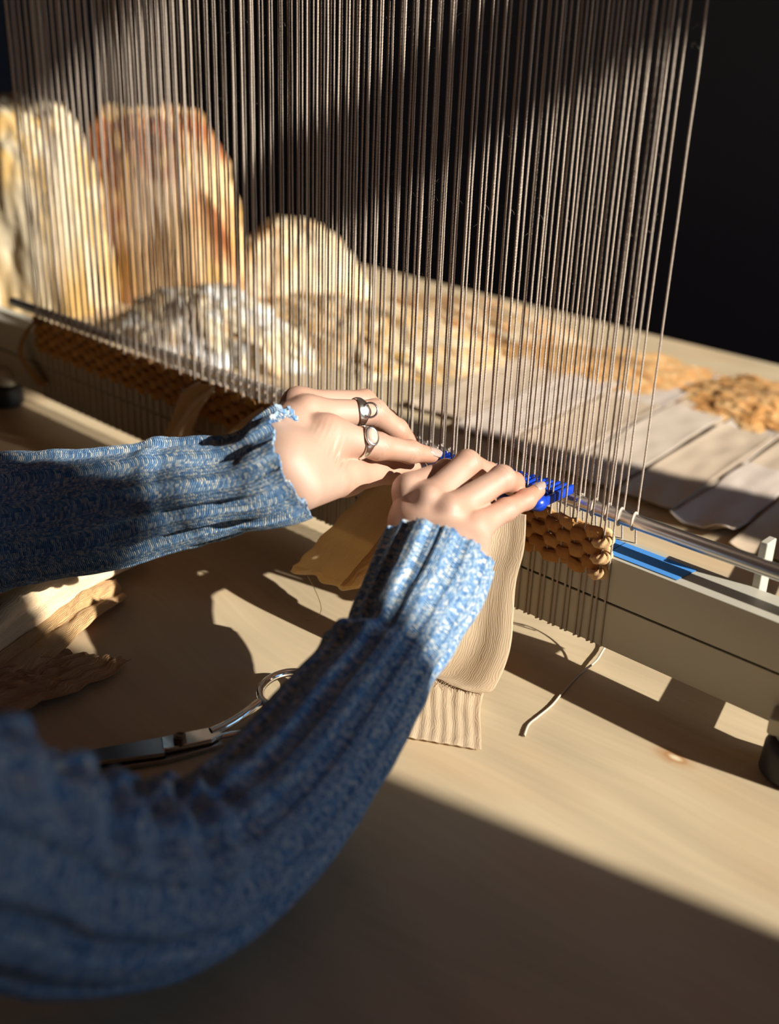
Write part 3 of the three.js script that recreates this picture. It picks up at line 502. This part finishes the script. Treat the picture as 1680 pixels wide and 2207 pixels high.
const R = {
  fingers: [
    { p: [atR(884, 1056, 0.806), atR(962, 1018, 0.848), atR(1000, 1024, 0.874), atR(1012, 1046, 0.884)], r: [0.0118, 0.0092, 0.0082, 0.0066], k: 0.008 },
    { p: [atR(926, 1080, 0.795), atR(1008, 999, 0.826), atR(1052, 1022, 0.850), atR(1064, 1048, 0.860)], r: [0.0118, 0.0094, 0.0084, 0.0068], k: 0.008 },
    { p: [atR(972, 1102, 0.790), atR(1083, 1031, 0.816), atR(1106, 1042, 0.834), atR(1113, 1051, 0.845)], r: [0.0112, 0.0090, 0.0080, 0.0066], k: 0.008 },
    { p: [atR(1024, 1136, 0.792), atR(1090, 1099, 0.812), atR(1134, 1077, 0.826), atR(1160, 1057, 0.836)], r: [0.0106, 0.0078, 0.0069, 0.0056], k: 0.008 },
    { p: [atR(884, 1128, 0.800), atR(932, 1082, 0.850), atR(980, 1052, 0.874)], r: [0.0125, 0.0098, 0.0072], k: 0.012 },
  ],
  palm: [
    [atR(905, 1190, 0.768), atR(884, 1060, 0.812), 0.0155, 0.0108], [atR(935, 1200, 0.762), atR(926, 1086, 0.803), 0.0165, 0.0106], [atR(968, 1205, 0.760), atR(972, 1108, 0.798), 0.0165, 0.0102], [atR(1003, 1208, 0.764), atR(1024, 1142, 0.798), 0.0165, 0.0105],
    [atR(915, 1190, 0.778), atR(884, 1128, 0.806), 0.018, 0.0135], [atR(955, 1195, 0.772), atR(950, 1120, 0.806), 0.018, 0.0135], [atR(952, 1215, 0.764), at(882, 1330, 0.732), 0.0225, 0.0215],
  ],
  bumps: [[atR(882, 1050, 0.797), 0.0078, 0.009], [atR(925, 1072, 0.785), 0.0080, 0.009], [atR(971, 1095, 0.780), 0.0075, 0.009], [atR(1022, 1130, 0.784), 0.0072, 0.009]],
  wrinkles: [], pk: 0.009,
};
// knitted sleeve round a path: 12 ribs, turned cuff
const knit = (() => {
  const W = 1024, K = 8, rows = 58;                              // 4 ribs: each 4 plain wales + 4 purl wales, K cells a rib
  const cell = (u, v) => {                                        // height, colour
    const wx = u * 4 * K, w = Math.floor(wx), x = wx - w - 0.5, purl = (w % K) >= 4;
    const y = v * rows;
    if (!purl) { const s = x < 0 ? 0 : 1, ax = Math.abs(x), yy = y + ax * 1.5, j = ((Math.floor(yy) % rows) + rows) % rows, t = yy - Math.floor(yy), lx = (ax - 0.26) / 0.27; return [Math.sqrt(Math.max(0, 1 - lx * lx)) * (0.35 + 0.65 * Math.sin(Math.PI * t)), w, j, s]; }
    const odd = w & 1, yy = y * 1.0 + (odd ? 0.5 : 0), j = ((Math.floor(yy) % rows) + rows) % rows, t = yy - Math.floor(yy) - 0.5 + 0.22 * (x * 2) * 0.6, e = 1 - Math.pow(x / 0.62, 2) - Math.pow(t / 0.46, 2); return [Math.sqrt(Math.max(0, e)) * 0.9, w, j, 3];
  };
  const blue = [0.44, 0.59, 0.75], deep = [0.31, 0.47, 0.65], pale = [0.84, 0.85, 0.83], mid = [0.58, 0.69, 0.79];
  const map = tex(W, W, (u, v, px, py) => {
    const [h, w, j, s] = cell(u, v), n = hash(w * 7 + s, j, 3), run = nz(w * 0.9 + s * 3, j * 0.33, 2.2), q = n * 0.8 + run * 0.15 + 0.2 * hash(px >> 2, py >> 2, 6), c = q > 0.74 ? pale : q > 0.5 ? mid : q > 0.2 ? blue : deep;
    const f = 0.06 * (hash(px, py, 5) - 0.5); return c.map((k) => k + f);
  }, true);
  const bump = tex(W, W, (u, v, px, py) => 0.88 * cell(u, v)[0] + 0.12 * hash(px, py, 9));
  return phy({ map, bumpMap: bump, bumpScale: 0.0011, roughness: 0.95, sheen: 0.4, sheenRoughness: 0.6, sheenColor: lin(0.25, 0.35, 0.5) });
})();
const o_in = 0.45;                                                  // the inner side of the bent right elbow
function sleeve(path, radii, o) {
  const c = curve(path, 0.5), Ls = c.getLength(), nu = 300, nv = o.nv, inner = 0.035, th = 0.0035, out = [];
  const rad = (s) => { let i = 0; while (i < radii.length - 2 && s > radii[i + 1][0]) i++; const [a, ra] = radii[i], [b, rb] = radii[i + 1]; return lerp(ra, rb, sm(s, a, b)); };
  const up = o.up ?? new THREE.Vector3(0, 1, 0);
  const point = (s, a, dr) => {
    const t = clamp(s / Ls, 0, 1), q = c.getPointAt(t), tn = c.getTangentAt(t), b = tn.clone().cross(up).normalize(), n = b.clone().cross(tn);
    const ph = a / 6.28319 * 12, rib = Math.tanh(3.2 * Math.sin(ph * 6.28319)) * 0.0019 + 0.0004 * Math.sin(ph * 12.566);
    let r = rad(s) + (dr ?? 0) + rib;
    for (const f of o.folds ?? []) { let da = a - f.a; da -= Math.round(da / 6.28319) * 6.28319; const ss = s - f.s - (f.skew ?? 0) * da; r += f.h * Math.exp(-ss * ss / (f.w * f.w)) * (f.aw ? Math.exp(-da * da / (f.aw * f.aw)) : 1); }
    if (o.extra) r += o.extra(s, a);
    r += 0.0018 * fbm(Math.cos(a) * 1.6 + s * 14, Math.sin(a) * 1.6, s * 22 + o.k, 3) * Math.min(1, s * 20 + 0.3);
    return q.addScaledVector(n, Math.cos(a) * r * (o.tall ?? 1)).addScaledVector(b, Math.sin(a) * r);
  };
  const g = grid(nu, nv, (u, v) => {
    const a = u * 6.2831853, j = Math.round(v * nv); let s, dr = 0;
    if (j < 10) { s = inner * (1 - j / 10) + 0.001; dr = -th; } else if (j < 13) { const w = (j - 10) / 2 * Math.PI / 2; s = 0.001 * (1 - Math.sin(w)); dr = -th * (1 - w / (Math.PI / 2)) ; } else s = Math.pow((j - 13) / (nv - 13), 1.12) * Ls;
    const fringe = 0.0004 * Math.sin(a * 48) * Math.exp(-s / 0.003);
    const p = point(Math.max(0, s + (o.slant ? o.slant(a) * Math.exp(-s / 0.03) : 0) + fringe), a, dr);
    return [p.x, p.y, p.z, u * 3, s / 0.0935 * 1.0];
  });
  return weldSeam(g, nu, nv);
}
{
  const base = V(-0.12, -0.75, 0.86);
  const t = thing('person', 'weaver in a marled blue ribbed sweater, both hands holding a comb at the warp', 'person', base);
  const skin = phy({ vertexColors: true, roughness: 0.5, sheen: 0.25, sheenRoughness: 0.5, sheenColor: lin(0.9, 0.45, 0.3), clearcoat: 0.06, clearcoatRoughness: 0.45, bumpMap: tex(512, 512, (u, v, x, y) => 0.5 + 0.3 * fbm(x / 5, y / 9, 1, 3) + 0.3 * fbm(x / 12, y / 3, 5, 2)), bumpScale: 0.00022 });
  const arms = (() => {                                            // upper body under the sweater
    const B = [[at(470, 1048, 0.790), at(200, 1102, 0.828), 0.021, 0.025], [at(200, 1102, 0.828), at(-150, 1180, 0.855), 0.025, 0.028], [at(-150, 1180, 0.855), V(-0.30, 0.33, 0.74), 0.030, 0.04], [V(-0.30, 0.33, 0.76), V(0.06, 0.33, 0.76), 0.055, 0.055], [V(0.05, 0.32, 0.74), at(110, 1900, 0.50), 0.04, 0.033], [at(110, 1900, 0.50), at(310, 1912, 0.548), 0.033, 0.030], [at(310, 1912, 0.548), at(470, 1858, 0.588), 0.030, 0.029], [at(470, 1858, 0.588), at(612, 1728, 0.628), 0.029, 0.027], [at(612, 1728, 0.628), at(882, 1330, 0.730), 0.027, 0.020], [V(-0.12, 0.26, 0.84), V(-0.12, -0.35, 0.84), 0.13, 0.11], [V(-0.12, 0.30, 0.82), V(-0.12, 0.46, 0.80), 0.06, 0.05]];
    const g = surfaceNets((x, y, z) => { let d = 1; for (const [a, b, ra, rb] of B) d = smin(d, cone(x, y, z, a, b, ra, rb), 0.008); return d; }, [-0.5, T - 0.5, 0.1], [0.3, T + 0.56, 1.02], 0.012);
    g.computeVertexNormals(); const n = g.attributes.position.count; const col = new Float32Array(n * 3); for (let i = 0; i < n; i++) col.set([0.52, 0.36, 0.28], i * 3); g.setAttribute('color', new THREE.BufferAttribute(col, 3)); g.setAttribute('uv', new THREE.BufferAttribute(new Float32Array(n * 2), 2)); return g;
  })();
  const bodyGeo = mergeGeometries([handGeometry(L, 0.0014), handGeometry(R, 0.0014), arms], false);
  part(t, 'body', bodyGeo, skin);
  const left = sleeve([at(660, 988, 0.767), at(580, 1026, 0.778), at(490, 1046, 0.790), at(385, 1064, 0.808), at(200, 1102, 0.836), at(0, 1128, 0.86), at(-150, 1180, 0.865), at(-330, 1090, 0.80), V(-0.30, 0.34, 0.74)],
    [[0, 0.0372], [0.015, 0.0362], [0.055, 0.0322], [0.085, 0.036], [0.11, 0.0385], [0.18, 0.0438], [0.26, 0.048], [0.36, 0.049], [0.6, 0.058]],
    { nv: 420, k: 3.3, tall: 1.03, slant: (a) => 0.004 + 0.018 * Math.max(0, -Math.cos(a + 0.6)) - 0.004 * Math.max(0, Math.cos(a)),
      folds: [{ s: 0.112, w: 0.008, h: 0.0022, a: 0.3, aw: 1.3 }, { s: 0.10, w: 0.007, h: -0.0016, a: -0.9, aw: 0.9 }, { s: 0.03, w: 0.03, h: -0.004, a: 0.4, aw: 0.35, skew: 0.03 }, { s: 0.012, w: 0.02, h: 0.004, a: 0.0, aw: 0.6 }, { s: 0.10, w: 0.03, h: -0.003, a: -1.9, aw: 0.5 }, { s: 0.20, w: 0.02, h: 0.003, a: 0, aw: 0.8 }, { s: 0.245, w: 0.02, h: 0.003, a: 0.2, aw: 0.8 }] });
  const right = sleeve([at(952, 1182, 0.755), at(905, 1288, 0.738), at(848, 1390, 0.72), at(722, 1568, 0.672), at(600, 1728, 0.628), at(462, 1850, 0.588), at(310, 1908, 0.548), at(110, 1900, 0.50), at(-120, 1820, 0.45), V(0.02, 0.30, 0.66), V(0.02, 0.34, 0.74)],
    [[0, 0.0375], [0.02, 0.038], [0.06, 0.0345], [0.085, 0.0325], [0.105, 0.0355], [0.16, 0.040], [0.24, 0.042], [0.31, 0.0455], [0.38, 0.047], [0.50, 0.055], [0.6, 0.06]],
    { nv: 460, k: 8.1, slant: (a) => 0.002,
      folds: [{ s: 0.098, w: 0.008, h: 0.005, a: 0.5, aw: 0.9 }, { s: 0.084, w: 0.008, h: -0.003, a: 0.4, aw: 1.2 }, { s: 0.03, w: 0.05, h: -0.005, a: 0.75, aw: 0.16 }, { s: 0.04, w: 0.04, h: -0.003, a: 1.5, aw: 0.14 }],
      extra: (s, a) => { const e = Math.exp(-Math.pow((s - 0.36) / 0.105, 4)), da = Math.abs(((a - o_in + 9.42478) % 6.28319) - 3.14159), w = Math.exp(-da * da / 1.6); return e * w * 0.0075 * Math.sin((s - 0.24 + 0.012 * a) / 0.038 * 6.28319); } });
  const torso = weldSeam(grid(160, 90, (u, v) => { const a = u * 6.2831853, y = lerp(-0.42, 0.40, v), sh_ = v > 0.72 ? Math.sqrt(Math.max(0, 1 - Math.pow((v - 0.72) / 0.28, 2))) : 1, rib = 0.0015 * Math.sin(a * 36); const rx = (0.185 + 0.03 * v) * (0.35 + 0.65 * sh_) + rib, rz = (0.125 + 0.01 * v) * (0.5 + 0.5 * sh_) + rib; return [-0.12 + Math.cos(a) * rx, T + y, 0.86 + Math.sin(a) * rz, u * 9, v * 8]; }, true), 160, 90);
  part(t, 'sweater', merge([left, right, torso]), knit);
  // nails
  const nailMat = phy({ color: lin(0.46, 0.34, 0.29), roughness: 0.15, clearcoat: 1, clearcoatRoughness: 0.05, metalness: 0.1, bumpMap: tex(64, 64, (u, v, x, y) => hash(x >> 1, y >> 1, 4)), bumpScale: 0.0001 });
  const nail = (f, nrm, len, wid) => {
    const q = f.p.at(-1), ax = q.clone().sub(f.p.at(-2)).normalize(), n = nrm.clone().addScaledVector(ax, -nrm.dot(ax)).normalize(), b = ax.clone().cross(n), r = f.r.at(-1);
    return slab(16, 20, (u, v) => { const x = (u - 0.5) * 2, w = wid * Math.sqrt(Math.max(0.08, 1 - Math.pow(Math.max(0, (v - 0.55) / 0.5), 2))) * (0.82 + 0.18 * Math.min(1, v * 3)), y = (v - 0.55) * len; const up2 = r * 1.02 * Math.sqrt(1 - 0.55 * x * x) - 0.0012 * v * v + 0.0003; return q.clone().addScaledVector(ax, y + 0.0015).addScaledVector(b, x * w).addScaledVector(n, up2); }, 0.0006);
  };
  const up = new THREE.Vector3(0, 1, 0), toEye = CB.clone();
  part(t, 'fingernail', nail(L.fingers[0], up.clone().multiplyScalar(0.7).addScaledVector(toEye, 0.6).addScaledVector(CR, 0.25), 0.0125, 0.0046), nailMat);
  part(t, 'fingernail', nail(L.fingers[4], toEye.clone().addScaledVector(up, -0.5), 0.0115, 0.005), nailMat);
  part(t, 'fingernail', nail(R.fingers[3], up.clone().multiplyScalar(0.8).addScaledVector(toEye, 0.7), 0.0105, 0.0038), nailMat);
  // rings
  const silver = std({ color: lin(0.84, 0.83, 0.82), roughness: 0.24, metalness: 1 });
  const band = (q, ax, r, half, th) => { const te = EYE.clone().sub(q).normalize().addScaledVector(CU, 0.45), n = te.addScaledVector(ax, -te.dot(ax)).normalize(), b = ax.clone().cross(n); return [weldSeam(grid(14, 72, (u, v) => { const a = v * 6.2831853, m = u * 6.2831853, w = half(a), rad = r + th * 0.5 + th * 0.5 * Math.cos(m); const p = q.clone().addScaledVector(n, Math.cos(a) * rad).addScaledVector(b, Math.sin(a) * rad).addScaledVector(ax, Math.sin(m) * w); return [p.x, p.y, p.z, u, v]; }), 14, 72), n, b]; };
  const fing = (f, k) => { const a = f.p[0], b = f.p[1]; return [a.clone().lerp(b, k), b.clone().sub(a).normalize(), lerp(f.r[0], f.r[1], k)]; };
  {
    const [q, ax, r] = fing(L.fingers[0], 0.66); const [g, n, b] = band(q, ax, r + 0.0004, (a) => 0.0018 + 0.0036 * Math.exp(-Math.pow((a > Math.PI ? a - 6.2832 : a) / 0.75, 2)), 0.0016);
    const rg = thing('finger_ring', 'silver signet ring with a clear oval stone on the left index finger', 'ring', q.clone());
    part(rg, 'band', g, silver);
    const s0 = q.clone().addScaledVector(n, r + 0.0024).addScaledVector(b, -0.001 * 0 ); const gs = new THREE.SphereGeometry(1, 28, 18); gs.scale(0.0046, 0.0058, 0.0026); gs.applyMatrix4(new THREE.Matrix4().makeBasis(ax, b.clone().negate(), n)); gs.translate(s0.x, s0.y, s0.z);
    part(rg, 'stone', gs, phy({ color: lin(0.62, 0.45, 0.36), roughness: 0.06, clearcoat: 1, clearcoatRoughness: 0.02, ior: 1.6 }), 'clear oval stone');
    const bz = new THREE.TorusGeometry(1, 0.2, 10, 48); bz.scale(0.0052, 0.0066, 0.0052); bz.applyMatrix4(new THREE.Matrix4().makeBasis(ax, b.clone().negate(), n)); const s1 = s0.clone().addScaledVector(n, -0.0006); bz.translate(s1.x, s1.y, s1.z); part(rg, 'bezel', bz, silver);
  }
  {
    const [q, ax, r] = fing(L.fingers[1], 0.72); const [g, n, b] = band(q, ax, r + 0.0004, (a) => 0.0020 + 0.0028 * Math.exp(-Math.pow(((a > Math.PI ? a - 6.2832 : a) - 0.3) / 0.8, 2)), 0.0014);
    const rg = thing('finger_ring', 'silver ring with a small dangling hoop on the left middle finger', 'ring', q.clone());
    part(rg, 'band', g, silver);
    const c = q.clone().addScaledVector(n, r + 0.0026).addScaledVector(ax, 0.0048).addScaledVector(CU, -0.0045).addScaledVector(CB, 0.002); const hp = new THREE.TorusGeometry(0.0054, 0.00085, 12, 48); hp.applyMatrix4(new THREE.Matrix4().makeBasis(CR, CU, CB)); hp.translate(c.x, c.y, c.z); part(rg, 'hoop', hp, silver);
    const bd = sphere(c.clone().addScaledVector(CR, -0.0052), 0.0017); part(rg, 'bead', bd, silver);
  }
}

scene.traverse((o) => { if (o.isMesh) o.castShadow = o.receiveShadow = true; });
renderer.render(scene, camera);
